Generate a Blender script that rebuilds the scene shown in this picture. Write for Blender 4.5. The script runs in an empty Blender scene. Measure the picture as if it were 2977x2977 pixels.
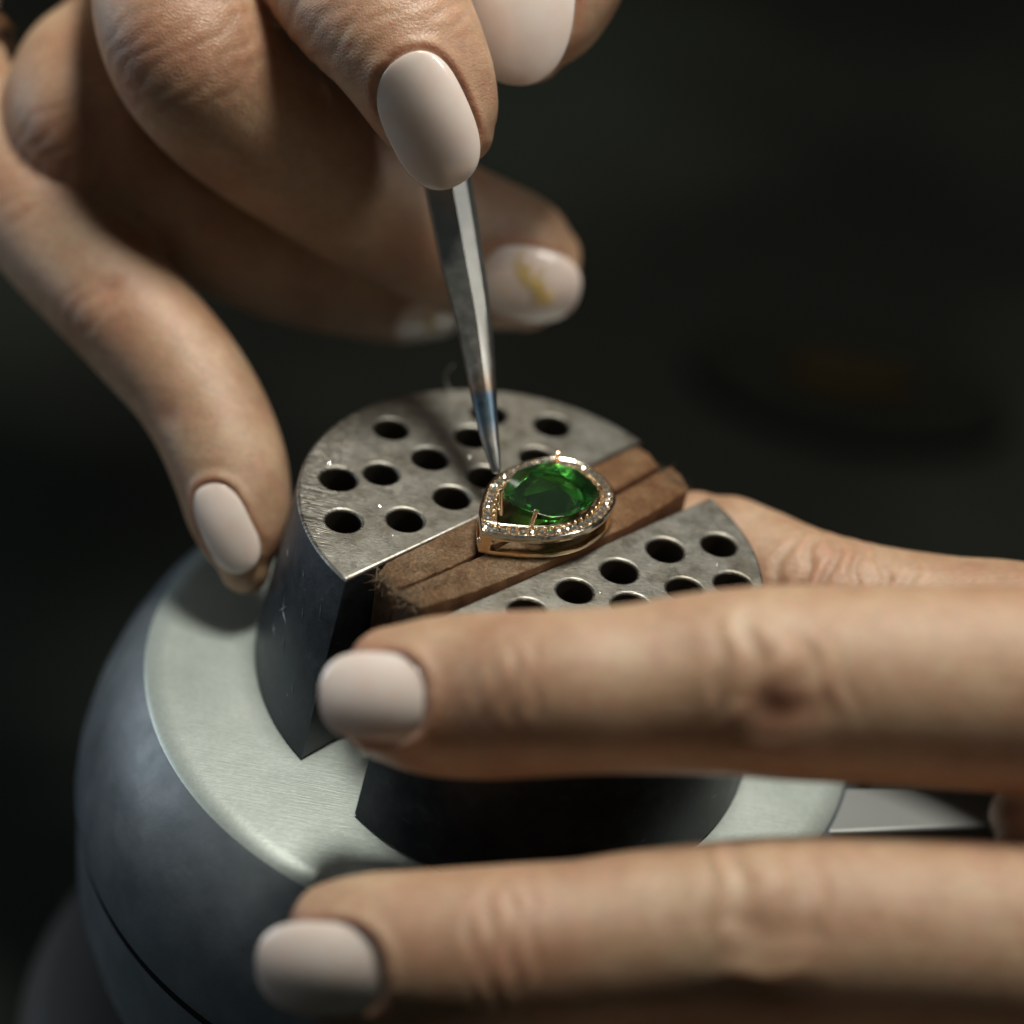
import bpy, bmesh, math, random
import numpy as np
from mathutils import Vector, Matrix
from mathutils.bvhtree import BVHTree

S = 0.001            # everything below is laid out in millimetres and stored in metres
random.seed(7); rng = np.random.default_rng(7)
sc = bpy.context.scene
V = Vector

# ------------------------------------------------------------------ camera, world, lights, exposure
FW, RT, UP = V((-0.000000,0.799701,-0.600399)), V((0.983120,0.109851,0.146316)), V((-0.182964,0.590264,0.786201))
cam = bpy.data.objects.new('camera', bpy.data.cameras.new('camera')); sc.collection.objects.link(cam)
M = Matrix((RT, UP, -FW)).transposed().to_4x4(); M.translation = V((0.0000,-268.5043,201.5876)) * S
cam.matrix_world = M
cam.data.sensor_width = 36; cam.data.lens = 93.595
cam.data.clip_start = 0.02; cam.data.clip_end = 20
cam.data.dof.use_dof = True; cam.data.dof.focus_distance = 0.3265; cam.data.dof.aperture_fstop = 6.0
cam.data.dof.aperture_blades = 9
sc.camera = cam
world = bpy.data.worlds.new('World'); sc.world = world; world.use_nodes = True
bg = world.node_tree.nodes['Background']; bg.inputs[0].default_value = (0.55, 0.66, 0.62, 1); bg.inputs[1].default_value = 0.027
sc.view_settings.view_transform = 'Standard'; sc.view_settings.look = 'None'; sc.view_settings.exposure = 0; sc.view_settings.gamma = 1

def area_light(name, loc, target, size, power, col, size_y=None):
    l = bpy.data.lights.new(name, 'AREA'); l.energy = power; l.color = col; l.size = size
    if size_y: l.shape = 'RECTANGLE'; l.size_y = size_y
    o = bpy.data.objects.new(name, l); sc.collection.objects.link(o)
    o.location = V(loc) * S
    d = (V(target) - V(loc)).normalized()
    o.rotation_euler = d.to_track_quat('-Z', 'Y').to_euler()
    return o
area_light('bench_lamp', (12, 55, 400), (0, -10, 0), 0.08, 1.74, (1.0, 0.965, 0.85), 0.11)
area_light('nail_highlight_light', (300, -10, 300), (0, -10, 10), 0.035, 0.24, (1.0, 0.98, 0.92), 0.10)  # added light without a known source, puts highlights on nails and jewels
area_light('window_fill', (-430, 80, 30), (-20, 0, -40), 0.22, 0.42, (0.78, 0.90, 1.0))

# ------------------------------------------------------------------ materials
def new_mat(name, base=(.5,.5,.5), rough=.5, metal=0., **kw):
    m = bpy.data.materials.new(name); m.use_nodes = True
    p = m.node_tree.nodes['Principled BSDF']
    p.inputs['Base Color'].default_value = (*base, 1); p.inputs['Roughness'].default_value = rough; p.inputs['Metallic'].default_value = metal
    for k, v in kw.items(): p.inputs[k.replace('_', ' ')].default_value = v
    return m, m.node_tree, p
def nd(nt, typ, **kw):
    n = nt.nodes.new(typ)
    for k, v in kw.items():
        if k in n.inputs: n.inputs[k].default_value = v
        else: setattr(n, k, v)
    return n
def coord(nt, scale=(1,1,1), rot=(0,0,0)):
    t = nd(nt, 'ShaderNodeTexCoord'); m = nd(nt, 'ShaderNodeMapping'); m.inputs['Scale'].default_value = [q*1000 for q in scale]; m.inputs['Rotation'].default_value = rot
    nt.links.new(t.outputs['Object'], m.inputs['Vector']); return m.outputs[0]
def noise(nt, vec, scale, detail=3, rough=.55, dist=0.):
    n = nd(nt, 'ShaderNodeTexNoise'); n.inputs['Scale'].default_value = scale; n.inputs['Detail'].default_value = detail; n.inputs['Roughness'].default_value = rough; n.inputs['Distortion'].default_value = dist
    nt.links.new(vec, n.inputs['Vector']); return n.outputs['Fac']
def ramp(nt, fac, stops):
    r = nd(nt, 'ShaderNodeValToRGB'); e = r.color_ramp.elements
    while len(e) < len(stops): e.new(.5)
    for q, (p, c) in zip(e, stops): q.position = p; q.color = (*c, 1) if len(c) == 3 else c
    nt.links.new(fac, r.inputs[0]); return r.outputs[0]
def g(v): return (v, v, v)
def mixc(nt, fac, a, b, mode='MIX'):
    n = nd(nt, 'ShaderNodeMix', data_type='RGBA', blend_type=mode)
    for s, q in ((n.inputs[0], fac), (n.inputs[6], a), (n.inputs[7], b)):
        if hasattr(q, 'is_linked') or hasattr(q, 'links'): nt.links.new(q, s)
        elif isinstance(q, tuple): s.default_value = (*q, 1)
        else: s.default_value = q
    return n.outputs[2]
def math_n(nt, op, a, b=0., c=None):
    n = nd(nt, 'ShaderNodeMath', operation=op)
    for i, q in enumerate((a, b, c)):
        if q is None: continue
        if hasattr(q, 'links'): nt.links.new(q, n.inputs[i])
        else: n.inputs[i].default_value = q
    return n.outputs[0]
def bump(nt, p, h, dist, strength=1., nrm=None):
    b = nd(nt, 'ShaderNodeBump'); b.inputs['Strength'].default_value = strength; b.inputs['Distance'].default_value = dist * S
    nt.links.new(h, b.inputs['Height'])
    if nrm: nt.links.new(nrm, b.inputs['Normal'])
    nt.links.new(b.outputs[0], p.inputs['Normal']); return b.outputs[0]

def skin_material():
    m, nt, p = new_mat('skin', (.5,.3,.2), .46)
    v = coord(nt)
    n1 = noise(nt, v, .11, 4, .6); n2 = noise(nt, v, .9, 4, .6)
    c1 = ramp(nt, n1, [(.30, (.43,.245,.150)), (.52, (.525,.34,.218)), (.72, (.59,.425,.285))])
    c2 = ramp(nt, n2, [(.3, g(.86)), (.7, g(1.07))])
    n3 = noise(nt, v, .32, 5, .7); c1 = mixc(nt, ramp(nt, n3, [(.50, g(0)), (.68, g(.6))]), c1, (.55,.30,.215))
    c = mixc(nt, 1., c1, c2, 'MULTIPLY')
    a = nd(nt, 'ShaderNodeAttribute', attribute_name='redness')
    c = mixc(nt, a.outputs['Fac'], c, (.46,.185,.115))
    nt.links.new(c, p.inputs['Base Color'])
    p.inputs['Subsurface Weight'].default_value = .75; p.inputs['Subsurface Radius'].default_value = (1., .38, .18); p.inputs['Subsurface Scale'].default_value = .0028
    p.inputs['Specular IOR Level'].default_value = .75
    vo = nd(nt, 'ShaderNodeTexVoronoi', feature='DISTANCE_TO_EDGE'); vo.inputs['Scale'].default_value = 1.9
    va = coord(nt, (1,1,1), (.3,.5,.8)); 
    nt.links.new(va, vo.inputs['Vector'])
    e = ramp(nt, vo.outputs['Distance'], [(0, g(0)), (.18, g(1))])
    nf = noise(nt, coord(nt, (.6,2.2,1.2)), 1.6, 4, .65)
    h = math_n(nt, 'ADD', math_n(nt, 'MULTIPLY', e, .25), nf)
    bump(nt, p, h, .115, .85)
    r = ramp(nt, n2, [(.3, g(.36)), (.7, g(.48))]); nt.links.new(r, p.inputs['Roughness'])
    return m
SKIN = skin_material()
def nail_material():
    m, nt, p = new_mat('gel_polish', (.72,.56,.51), .22)
    n = noise(nt, coord(nt), .3, 2)
    c = ramp(nt, n, [(.35, (.94,.76,.69)), (.65, (.96,.82,.76))]); nt.links.new(c, p.inputs['Base Color'])
    p.inputs['Subsurface Weight'].default_value = .3; p.inputs['Subsurface Radius'].default_value = (1., .6, .5); p.inputs['Subsurface Scale'].default_value = .0008
    p.inputs['Coat Weight'].default_value = 1; p.inputs['Coat Roughness'].default_value = .06
    return m
NAIL = nail_material()
def gold_flake_mat():
    m, nt, p = new_mat('gold_leaf', (1.,.74,.30), .42, .55); return m
GOLDLEAF = gold_flake_mat()

def plate_material():
    m, nt, p = new_mat('worn_steel', (.33,.32,.29), .4, 1.)
    v = coord(nt)
    n1 = noise(nt, v, .16, 5, .6); n2 = noise(nt, v, 1.4, 5, .7)
    c = ramp(nt, n1, [(.28, (.20,.18,.145)), (.48, (.315,.30,.265)), (.7, (.42,.41,.375))])
    c = mixc(nt, 1., c, ramp(nt, n2, [(.25, g(.72)), (.75, g(1.15))]), 'MULTIPLY')
    # scratches: long thin noise in three directions
    hs = None
    for i, (a, sx, sy, lo) in enumerate(((.5, .12, 5, .62), (2.2, .18, 6, .64), (1.2, .3, 7, .67))):
        s = noise(nt, coord(nt, (sx, sy, 1), (0, 0, a)), 1., 3, .6, .3)
        s = ramp(nt, s, [(lo, g(0)), (lo+.05, g(1))]); hs = s if hs is None else math_n(nt, 'MAXIMUM', hs, s)
    c = mixc(nt, math_n(nt, 'MULTIPLY', hs, .45), c, (.62,.61,.58))
    # file nicks along the left rim, rust stain at the right
    g1 = nd(nt, 'ShaderNodeTexCoord'); sx = nd(nt, 'ShaderNodeSeparateXYZ'); nt.links.new(g1.outputs['Object'], sx.inputs[0])
    edge = nd(nt, 'ShaderNodeMapRange'); edge.inputs[1].default_value = -.0205; edge.inputs[2].default_value = -.0245; nt.links.new(sx.outputs[0], edge.inputs[0])
    nk = noise(nt, coord(nt, (.25, 2.6, .3), (0,0,-.35)), 1., 2, .5, .2)
    nk = ramp(nt, nk, [(.50, g(0)), (.58, g(1))])
    nick = math_n(nt, 'MULTIPLY', nk, edge.outputs[0])
    c = mixc(nt, math_n(nt, 'MULTIPLY', nick, .75), c, (.06,.055,.05))
    nt.links.new(c, p.inputs['Base Color'])
    r = ramp(nt, noise(nt, v, .5, 5, .7), [(.3, g(.38)), (.7, g(.56))]); nt.links.new(r, p.inputs['Roughness'])
    h = math_n(nt, 'SUBTRACT', math_n(nt, 'ADD', math_n(nt, 'MULTIPLY', n2, .5), noise(nt, coord(nt, (1.2, 2.2, 1), (0,0,.9)), 1., 4, .7)), math_n(nt, 'ADD', hs, math_n(nt, 'MULTIPLY', nick, 1.6)))
    bump(nt, p, h, .06, .6)
    return m
PLATE = plate_material()
def side_material():
    m, nt, p = new_mat('blackened_steel', (.05,.055,.065), .42, .55)
    v = coord(nt); n = noise(nt, v, .35, 6, .7)
    c = ramp(nt, n, [(.3, (.020,.024,.030)), (.6, (.042,.048,.057)), (.78, (.09,.095,.10))])
    s = noise(nt, coord(nt, (.25,.25,1.6), (.5,.2,0)), 1.3, 3, .6, .4); s = ramp(nt, s, [(.70, g(0)), (.73, g(1))])
    c = mixc(nt, math_n(nt, 'MULTIPLY', s, .5), c, (.3,.3,.3))
    nt.links.new(c, p.inputs['Base Color'])
    nt.links.new(ramp(nt, n, [(.3, g(.34)), (.7, g(.5))]), p.inputs['Roughness'])
    bump(nt, p, noise(nt, v, 2.2, 5, .7), .05, .6)
    return m
SIDE = side_material()
BORE, _, _ = new_mat('oily_bore', (.05,.04,.03), .5, .6)
def ring_material():
    m, nt, p = new_mat('satin_face', (.62,.66,.63), .38, .5)
    v = coord(nt)
    n = noise(nt, v, .09, 4, .6); n2 = noise(nt, v, 1.6, 5, .7)
    c = ramp(nt, n, [(.3, (.50,.57,.54)), (.7, (.64,.71,.68))]); c = mixc(nt, 1., c, ramp(nt, n2, [(.3, g(.88)), (.7, g(1.05))]), 'MULTIPLY')
    nt.links.new(c, p.inputs['Base Color'])
    h = math_n(nt, 'ADD', noise(nt, coord(nt, (.3, 4, 1), (0,0,.6)), 1., 3, .6), n2)
    bump(nt, p, h, .05, .5)
    return m
RING = ring_material()
def ball_material():
    m, nt, p = new_mat('blued_steel_body', (.12,.14,.17), .42, .25)
    v = coord(nt); n = noise(nt, v, .07, 5, .65)
    c = ramp(nt, n, [(.3, (.11,.13,.15)), (.55, (.17,.195,.22)), (.75, (.25,.27,.28))])
    nt.links.new(c, p.inputs['Base Color']); nt.links.new(ramp(nt, noise(nt, v, .2, 5, .7), [(.3, g(.34)), (.7, g(.52))]), p.inputs['Roughness'])
    bump(nt, p, noise(nt, v, .8, 5, .7), .06, .5)
    return m
BALL = ball_material()
def leather_material():
    m, nt, p = new_mat('worn_leather', (.2,.11,.05), .85)
    v = coord(nt)
    n1 = noise(nt, v, .25, 4, .6); n2 = noise(nt, v, 1.0, 7, .85, 2.5)
    c = ramp(nt, n1, [(.30, (.19,.095,.042)), (.5, (.27,.16,.085)), (.7, (.34,.235,.14))])
    c = mixc(nt, 1., c, ramp(nt, n2, [(.36, g(.35)), (.48, g(.85)), (.55, g(1.15)), (.66, g(1.8))]), 'MULTIPLY')
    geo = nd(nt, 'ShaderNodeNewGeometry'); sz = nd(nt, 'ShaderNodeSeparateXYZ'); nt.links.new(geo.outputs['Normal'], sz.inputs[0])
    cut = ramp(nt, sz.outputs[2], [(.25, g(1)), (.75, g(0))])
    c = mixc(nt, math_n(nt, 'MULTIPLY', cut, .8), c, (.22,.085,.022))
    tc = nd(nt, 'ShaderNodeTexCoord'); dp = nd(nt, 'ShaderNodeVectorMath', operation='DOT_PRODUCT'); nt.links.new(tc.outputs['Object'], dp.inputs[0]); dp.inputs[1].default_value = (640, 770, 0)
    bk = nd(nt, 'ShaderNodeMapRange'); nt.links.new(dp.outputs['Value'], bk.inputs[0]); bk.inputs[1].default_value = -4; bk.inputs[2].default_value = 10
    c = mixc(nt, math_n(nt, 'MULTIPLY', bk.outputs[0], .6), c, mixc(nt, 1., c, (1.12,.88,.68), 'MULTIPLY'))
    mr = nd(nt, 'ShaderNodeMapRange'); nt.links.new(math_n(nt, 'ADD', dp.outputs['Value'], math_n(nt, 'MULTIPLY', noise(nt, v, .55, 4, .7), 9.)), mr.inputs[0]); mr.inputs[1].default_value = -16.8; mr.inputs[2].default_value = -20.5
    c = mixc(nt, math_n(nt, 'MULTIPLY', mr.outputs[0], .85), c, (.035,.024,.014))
    nt.links.new(c, p.inputs['Base Color'])
    bump(nt, p, n2, .5, 1.)
    return m
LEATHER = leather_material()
def gold_mat(name, base, rough=.18):
    m, nt, p = new_mat(name, base, rough, 1.)
    n = noise(nt, coord(nt), 2.5, 3); nt.links.new(ramp(nt, n, [(.3, g(rough*.7)), (.7, g(rough*1.5))]), p.inputs['Roughness'])
    bump(nt, p, noise(nt, coord(nt), 1.2, 3), .03, .5)
    return m
ROSE = gold_mat('pale_rose_gold', (.93,.72,.48)); SILVER = gold_mat('polished_rim', (.88,.82,.72), .14)
MELEE, _nt, _p = new_mat('clear_brilliant', (.97,.93,.88), .10, .9)
def emerald_mat():
    m, nt, p = new_mat('green_gem', (.14,.80,.13), .02, 0.)
    p.inputs['Transmission Weight'].default_value = 1.; p.inputs['IOR'].default_value = 1.62
    p.inputs['Coat Weight'].default_value = .25; p.inputs['Coat Roughness'].default_value = .28; p.inputs['Coat Tint'].default_value = (.8,.95,1.,1)
    n = noise(nt, coord(nt, (1,3,1), (0,0,.4)), 1.4, 4, .7)
    nt.links.new(ramp(nt, n, [(.35, g(.02)), (.8, g(.05))]), p.inputs['Roughness'])
    return m
GEM = emerald_mat()
def tool_material():
    m, nt, p = new_mat('ground_tool_steel', (.42,.42,.40), .3, 1.)
    t = nd(nt, 'ShaderNodeAttribute', attribute_name='along')
    c = ramp(nt, t.outputs['Fac'], [(0, (.34,.35,.35)), (.11, (.42,.40,.38)), (.14, (.34,.38,.44)), (.16, (.19,.27,.34)), (.235, (.16,.23,.31)), (.26, (.40,.30,.22)), (.32, (.46,.44,.40)), (1, (.56,.57,.55))])
    n = noise(nt, coord(nt), .7, 5, .7); c = mixc(nt, 1., c, ramp(nt, n, [(.3, g(.88)), (.7, g(1.05))]), 'MULTIPLY')
    nt.links.new(c, p.inputs['Base Color'])
    nt.links.new(ramp(nt, n, [(.3, g(.36)), (.7, g(.44))]), p.inputs['Roughness'])
    bump(nt, p, noise(nt, coord(nt, (1.5,1.5,1.5), (.5,.3,.2)), 2.5, 4, .7), .02, .5)
    return m
TOOL = tool_material()
def bench_material():
    m, nt, p = new_mat('dark_bench', (.012,.013,.011), .7)
    n = noise(nt, coord(nt), .006, 3, .5)
    c = ramp(nt, n, [(.35, (.010,.0105,.009)), (.65, (.029,.0335,.027))]); nt.links.new(c, p.inputs['Base Color'])
    p.inputs['Specular IOR Level'].default_value = .05
    bump(nt, p, noise(nt, coord(nt), .4, 5), .4, .5)
    return m
BENCH = bench_material()

# ------------------------------------------------------------------ geometry helpers
def link_mesh(name, verts, faces, mat=None, parent=None, smooth=True, mats=None, midx=None, auto=None):
    me = bpy.data.meshes.new(name)
    me.from_pydata([tuple(np.asarray(v, float) * S) for v in verts], [], [tuple(int(i) for i in f) for f in faces]); me.update()
    for mm in (mats or ([mat] if mat else [])): me.materials.append(mm)
    if midx is not None: me.polygons.foreach_set('material_index', np.asarray(midx, np.int32))
    me.polygons.foreach_set('use_smooth', [smooth] * len(me.polygons))
    if auto is not None: me.set_sharp_from_angle(angle=math.radians(auto))
    o = bpy.data.objects.new(name, me); sc.collection.objects.link(o)
    if parent: o.parent = parent
    return o
def thing(name, label, cat, group=None):
    o = bpy.data.objects.new(name, None); sc.collection.objects.link(o); return tag(o, label, cat, group)
def tag(o, label, cat, group=None):
    o['label'] = label; o['category'] = cat
    if group: o['group'] = group
    return o
def catmull(P, n):
    P = np.asarray(P, float); Q = np.vstack([2*P[0]-P[1], P, 2*P[-1]-P[-2]])
    out = []
    for i in range(1, len(Q)-2):
        a, b, c, d = Q[i-1:i+3]
        for t in np.linspace(0, 1, n, endpoint=False):
            out.append(.5*((2*b)+(-a+c)*t+(2*a-5*b+4*c-d)*t*t+(-a+3*b-3*c+d)*t**3))
    out.append(Q[-2]); return np.array(out)
def norm(v): v = np.asarray(v, float); return v/np.linalg.norm(v)

def finger(stations, dors, nseg=32, per=8, tipk=1.0):
    """closed tube through (point, half width, half depth) stations with rounded ends"""
    A = np.array([[*s[0], s[1], s[2] if len(s) > 2 else s[1]*.94] for s in stations], float)
    C = catmull(A, per); P = C[:, :3]; T = np.gradient(P, axis=0); T /= np.linalg.norm(T, axis=1)[:, None]
    verts = []; rings = []
    def ring(p, t, a, b):
        B = norm(np.asarray(dors) - t*np.dot(dors, t)); Sd = np.cross(t, B); i0 = len(verts)
        for k in range(nseg):
            th = 2*np.pi*k/nseg; c, s = np.cos(th), np.sin(th)
            verts.append(p + Sd*a*c + B*b*s)
        rings.append(i0)
    for ph in (82, 65, 48, 32, 16): q = np.radians(ph); ring(P[0]-T[0]*C[0,3]*tipk*np.sin(q), T[0], C[0,3]*np.cos(q), C[0,4]*np.cos(q))
    for i in range(len(P)): ring(P[i], T[i], C[i,3], C[i,4])
    for ph in (16, 32, 48, 65, 82): q = np.radians(ph); ring(P[-1]+T[-1]*C[-1,3]*np.sin(q), T[-1], C[-1,3]*np.cos(q), C[-1,4]*np.cos(q))
    F = []
    for a, b in zip(rings[:-1], rings[1:]):
        for k in range(nseg): F.append((a+k, a+(k+1)%nseg, b+(k+1)%nseg, b+k))
    F.append(tuple(rings[0]+k for k in range(nseg))[::-1]); F.append(tuple(rings[-1]+k for k in range(nseg)))
    return np.array(verts), F, C
def union_remesh(parts, voxel):
    V_, F_ = [], []; n = 0
    for v, f, _c in parts: V_.append(v); F_ += [tuple(i+n for i in q) for q in f]; n += len(v)
    me = bpy.data.meshes.new('tmp'); me.from_pydata(np.vstack(V_).tolist(), [], F_); me.update()
    bm = bmesh.new(); bm.from_mesh(me); bmesh.ops.recalc_face_normals(bm, faces=bm.faces); bm.to_mesh(me); bm.free()
    o = bpy.data.objects.new('tmp', me); sc.collection.objects.link(o)
    md = o.modifiers.new('r', 'REMESH'); md.mode = 'VOXEL'; md.voxel_size = voxel; md.adaptivity = 0
    ev = o.evaluated_get(bpy.context.evaluated_depsgraph_get()); m2 = ev.to_mesh()
    nv = len(m2.vertices); co = np.empty(nv*3); m2.vertices.foreach_get('co', co); co = co.reshape(-1, 3).copy()
    fs = [tuple(p.vertices) for p in m2.polygons]; ed = np.empty(len(m2.edges)*2, np.int32); m2.edges.foreach_get('vertices', ed); ed = ed.reshape(-1, 2).copy()
    ev.to_mesh_clear(); bpy.data.objects.remove(o); bpy.data.meshes.remove(me)
    return co, fs, ed
def smooth_co(co, ed, it, lam=.5, w=None):
    deg = np.bincount(ed.ravel(), minlength=len(co)).astype(float)[:, None]; deg[deg == 0] = 1
    for _ in range(it):
        s = np.zeros_like(co); np.add.at(s, ed[:, 0], co[ed[:, 1]]); np.add.at(s, ed[:, 1], co[ed[:, 0]])
        d = (s/deg - co)*lam
        co = co + (d if w is None else d*w[:, None])
    return co
def vnormals(co, fs):
    f = np.array([q[:3] for q in fs]); fn = np.cross(co[f[:,1]]-co[f[:,0]], co[f[:,2]]-co[f[:,0]])
    f4 = np.array([q if len(q) == 4 else (*q, q[2]) for q in fs]); n = np.zeros_like(co)
    for k in range(4): np.add.at(n, f4[:, k], fn)
    n /= np.linalg.norm(n, axis=1)[:, None]+1e-9
    return n

class Hand:
    def __init__(self, parts, voxel=.6, it=5):
        self.co, self.fs, self.ed = union_remesh(parts, voxel)
        self.co = smooth_co(self.co, self.ed, it); self.red = np.zeros(len(self.co)); self.nails = []
        D_ = np.stack([np.min(np.stack([np.linalg.norm(self.co-q[:3], axis=1)-q[3] for q in p[2][::2]]), axis=0) for p in parts]); self.own = np.argmin(D_, axis=0)
    def crease(self, c, t, n, lines, half, depth=.35, width=.45, bulge=.3, red=.25):
        """transverse folds on the n side of a joint; lines: offsets along t"""
        c, t = np.asarray(c, float), norm(t); n = norm(np.asarray(n) - t*np.dot(n, t)); s = np.cross(t, n)
        d = self.co - c; u, v, w = d@t, d@s, d@n; N = vnormals(self.co, self.fs)
        m = np.clip((N@n)*2.2+.35, 0, 1) * (np.abs(u) < 14) * (np.linalg.norm(d, axis=1) < 26)
        env = np.exp(-(v/half)**4)*m
        disp = bulge*np.exp(-(u/5.)**2)*env
        for i, (u0, amp) in enumerate(lines):
            uu = u - u0 - (.35*u0)*(-(v/half)**2) - .5*np.sin(v*.9+i*2.1)
            disp += (-depth*amp*np.exp(-(uu/width)**2) + .5*depth*amp*np.exp(-((np.abs(uu)-1.25)/.6)**2)) * env
        self.co = self.co + N*disp[:, None]; self.red = np.maximum(self.red, red*np.exp(-(u/7)**2)*env)
    def whorl(self, c, t, n, ru, rv, rings, amp=.5, red=.5):
        """oval folds of a stretched knuckle"""
        c, t = np.asarray(c, float), norm(t); n = norm(np.asarray(n) - t*np.dot(n, t)); s = np.cross(t, n)
        d = self.co - c; u, v = d@t, d@s; N = vnormals(self.co, self.fs)
        m = np.clip((N@n)*2.5, 0, 1)*(np.linalg.norm(d, axis=1) < 24)
        u2 = u + .6*np.sin(v*.55+1.) + .35*np.sin(v*1.7); v2 = v + .5*np.sin(u*.8)
        r = np.sqrt((u2/ru)**2+(v2/rv)**2); disp = np.zeros(len(u)); rd = np.zeros(len(u))
        for r0, a, wd in rings: e = np.exp(-((r-r0)/wd)**2); disp += a*amp*e*(.75+.35*np.sin(np.arctan2(v2, u2)*2+r0*5)); rd += np.maximum(0, -a)*e
        self.co = self.co + N*(disp*m)[:, None]; self.red = np.maximum(self.red, np.clip(red*(rd*.8+.35*np.exp(-r*r)), 0, 1)*m)
    def relief(self, c, t, n, feats, k=1., red=.5):
        """ridges and pits of a knuckle: (u, v, size u, size v, turn, height)"""
        c, t = np.asarray(c, float), norm(t); n = norm(np.asarray(n) - t*np.dot(n, t)); s = np.cross(n, t)
        d = self.co - c; u, v = d@t, d@s; N = vnormals(self.co, self.fs); m = np.clip((N@n)*2.5, 0, 1)*(np.linalg.norm(d, axis=1) < 24)
        uu = u+.35*np.sin(v*1.1+.5); vv = v+.35*np.sin(u*.9+1.); disp = 0; rd = 0
        for a, b, su, sv, rot, h in feats:
            x, y = uu-a, vv-b; cr, sr = math.cos(rot), math.sin(rot); x, y = x*cr+y*sr, -x*sr+y*cr
            e = np.exp(-(x/su)**2-(y/sv)**2)*m; disp = disp+h*k*e; rd = rd+max(0, -h)*e
        self.co = self.co+N*np.asarray(disp)[:, None]; self.red = np.maximum(self.red, np.clip(red*rd, 0, 1))
    def dent(self, c, r, depth):
        d = np.linalg.norm(self.co-np.asarray(c), axis=1); N = vnormals(self.co, self.fs)
        self.co = self.co - N*(depth*np.exp(-(d/r)**2))[:, None]
    def blush(self, c, r, a): self.red = np.maximum(self.red, a*np.exp(-(np.linalg.norm(self.co-np.asarray(c), axis=1)/r)**2))
    def nail(self, fid, base, tip, n, width, arch=.8, free=1.2, lift=.35, p0=3.2, p1=3.0, name='fingernail', grow=0.):
        base, tip = np.asarray(base, float), np.asarray(tip, float); L = np.linalg.norm(tip-base); t = norm(tip-base); n = norm(np.asarray(n)-t*np.dot(n, t)); s = np.cross(t, n)
        bvh = BVHTree.FromPolygons([V(q) for q in self.co.tolist()], [f for f in self.fs if self.own[f[0]] == fid])
        R = []; 
        for a in np.linspace(.05, .80, 9):
            for b in np.linspace(-.42, .42, 7):
                o = base + t*a*L + s*b*width + n*25; h = bvh.ray_cast(V(o), V(-n), 60)
                if h[0] is not None: q = np.array(h[0])-base; R.append((q@t, q@s, q@n))
        R = np.array(R); med = np.median(R[:, 2]); R = R[np.abs(R[:, 2]-med) < 6]
        A = np.stack([np.ones(len(R)), R[:,0], R[:,1], R[:,0]**2, R[:,1]**2], 1)
        k, *_ = np.linalg.lstsq(A, R[:, 2], rcond=None)
        k[3] = min(k[3], -.006); k[3] = max(k[3], -.022); k[4] = min(k[4], -.035*arch); k[4] = max(k[4], -.085) if arch < 1.9 else -.047*arch
        k[0] = np.median(R[:,2]-(k[1]*R[:,0]+k[2]*R[:,1]+k[3]*R[:,0]**2+k[4]*R[:,1]**2))
        H = lambda u, v: k[0]+k[1]*u+k[2]*v+k[3]*u*u+k[4]*v*v
        hw = lambda q: width/2*max(0, 1-abs(2*q-1)**(p0 if q < .5 else p1))**(1/(2.2 if q < .5 else 2.4))
        nu, nv = 34, 20; verts = []; F = []
        us = .5-.5*np.cos(np.linspace(0.02, np.pi-.02, nu))
        for side in (1, 0):
            for q in us:
                for b in np.sin(np.linspace(-np.pi/2, np.pi/2, nv)):
                    v = b*hw(q); u = q*L; e = max(abs(b)**8, abs(2*q-1)**14)
                    h = H(u, v) + (lift - .22*e if side else -.35)
                    verts.append(base+t*u+s*v+n*h)
        G = lambda sd, i, j: sd*nu*nv+i*nv+j
        for i in range(nu-1):
            for j in range(nv-1):
                F.append((G(0,i,j), G(0,i+1,j), G(0,i+1,j+1), G(0,i,j+1))); F.append((G(1,i,j), G(1,i,j+1), G(1,i+1,j+1), G(1,i+1,j)))
        for i in range(nu-1):
            F.append((G(0,i,0), G(1,i,0), G(1,i+1,0), G(0,i+1,0))); F.append((G(0,i,nv-1), G(0,i+1,nv-1), G(1,i+1,nv-1), G(1,i,nv-1)))
        for j in range(nv-1):
            F.append((G(0,0,j), G(0,0,j+1), G(1,0,j+1), G(1,0,j))); F.append((G(0,nu-1,j), G(1,nu-1,j), G(1,nu-1,j+1), G(0,nu-1,j+1)))
        # press the skin down under the plate and raise the folds round it
        d = self.co-base; u, v, w = d@t, d@s, d@n; N = vnormals(self.co, self.fs)
        near = (self.own == fid) & (u > -5) & (u < L+3) & (np.abs(v) < width) & (w > H(u, v)-3.5) & (N@n > -.1)
        q = u/L; pp = np.where(q < .5, p0, p1); mm = (np.abs(2*q-1)**pp + np.abs(v/(width/2))**2.3)**(1/2.5)
        hh = H(u, v); inside = near & (mm < 1.0)
        tgt = hh-.12; dn = np.where(inside, np.minimum(w, tgt)-w, 0)
        side = np.clip((.86-q)/.12, 0, 1)
        ridge = np.where(near & (mm >= 1.0), (.62*np.exp(-((mm-1.16)/.10)**2) - .06*np.exp(-((mm-1.0)/.05)**2))*side, 0)
        self.co = self.co + n*(dn+ridge)[:, None]
        self.co = smooth_co(self.co, self.ed, 5, .5, np.where(near & (mm > .97) & (mm < 1.6), 1., 0.))
        self.red = np.maximum(self.red, np.where(near, .42*np.exp(-((mm-1.08)/.13)**2)*np.clip((.95-q)/.2, 0, 1), 0))
        self.nails.append((name, verts, F)); return (lambda a, b: base+t*a*L+s*b*width/2+n*(H(a*L, b*width/2)+lift+.02)), n
    def build(self, name, label):
        o = link_mesh(name, self.co, self.fs, SKIN); tag(o, label, 'hand')
        at = o.data.attributes.new('redness', 'FLOAT', 'POINT'); at.data.foreach_set('value', np.clip(self.red, 0, 1))
        out = []
        for nm, v, f in self.nails: out.append(link_mesh(nm, v, f, NAIL, o))
        return o, out

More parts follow.
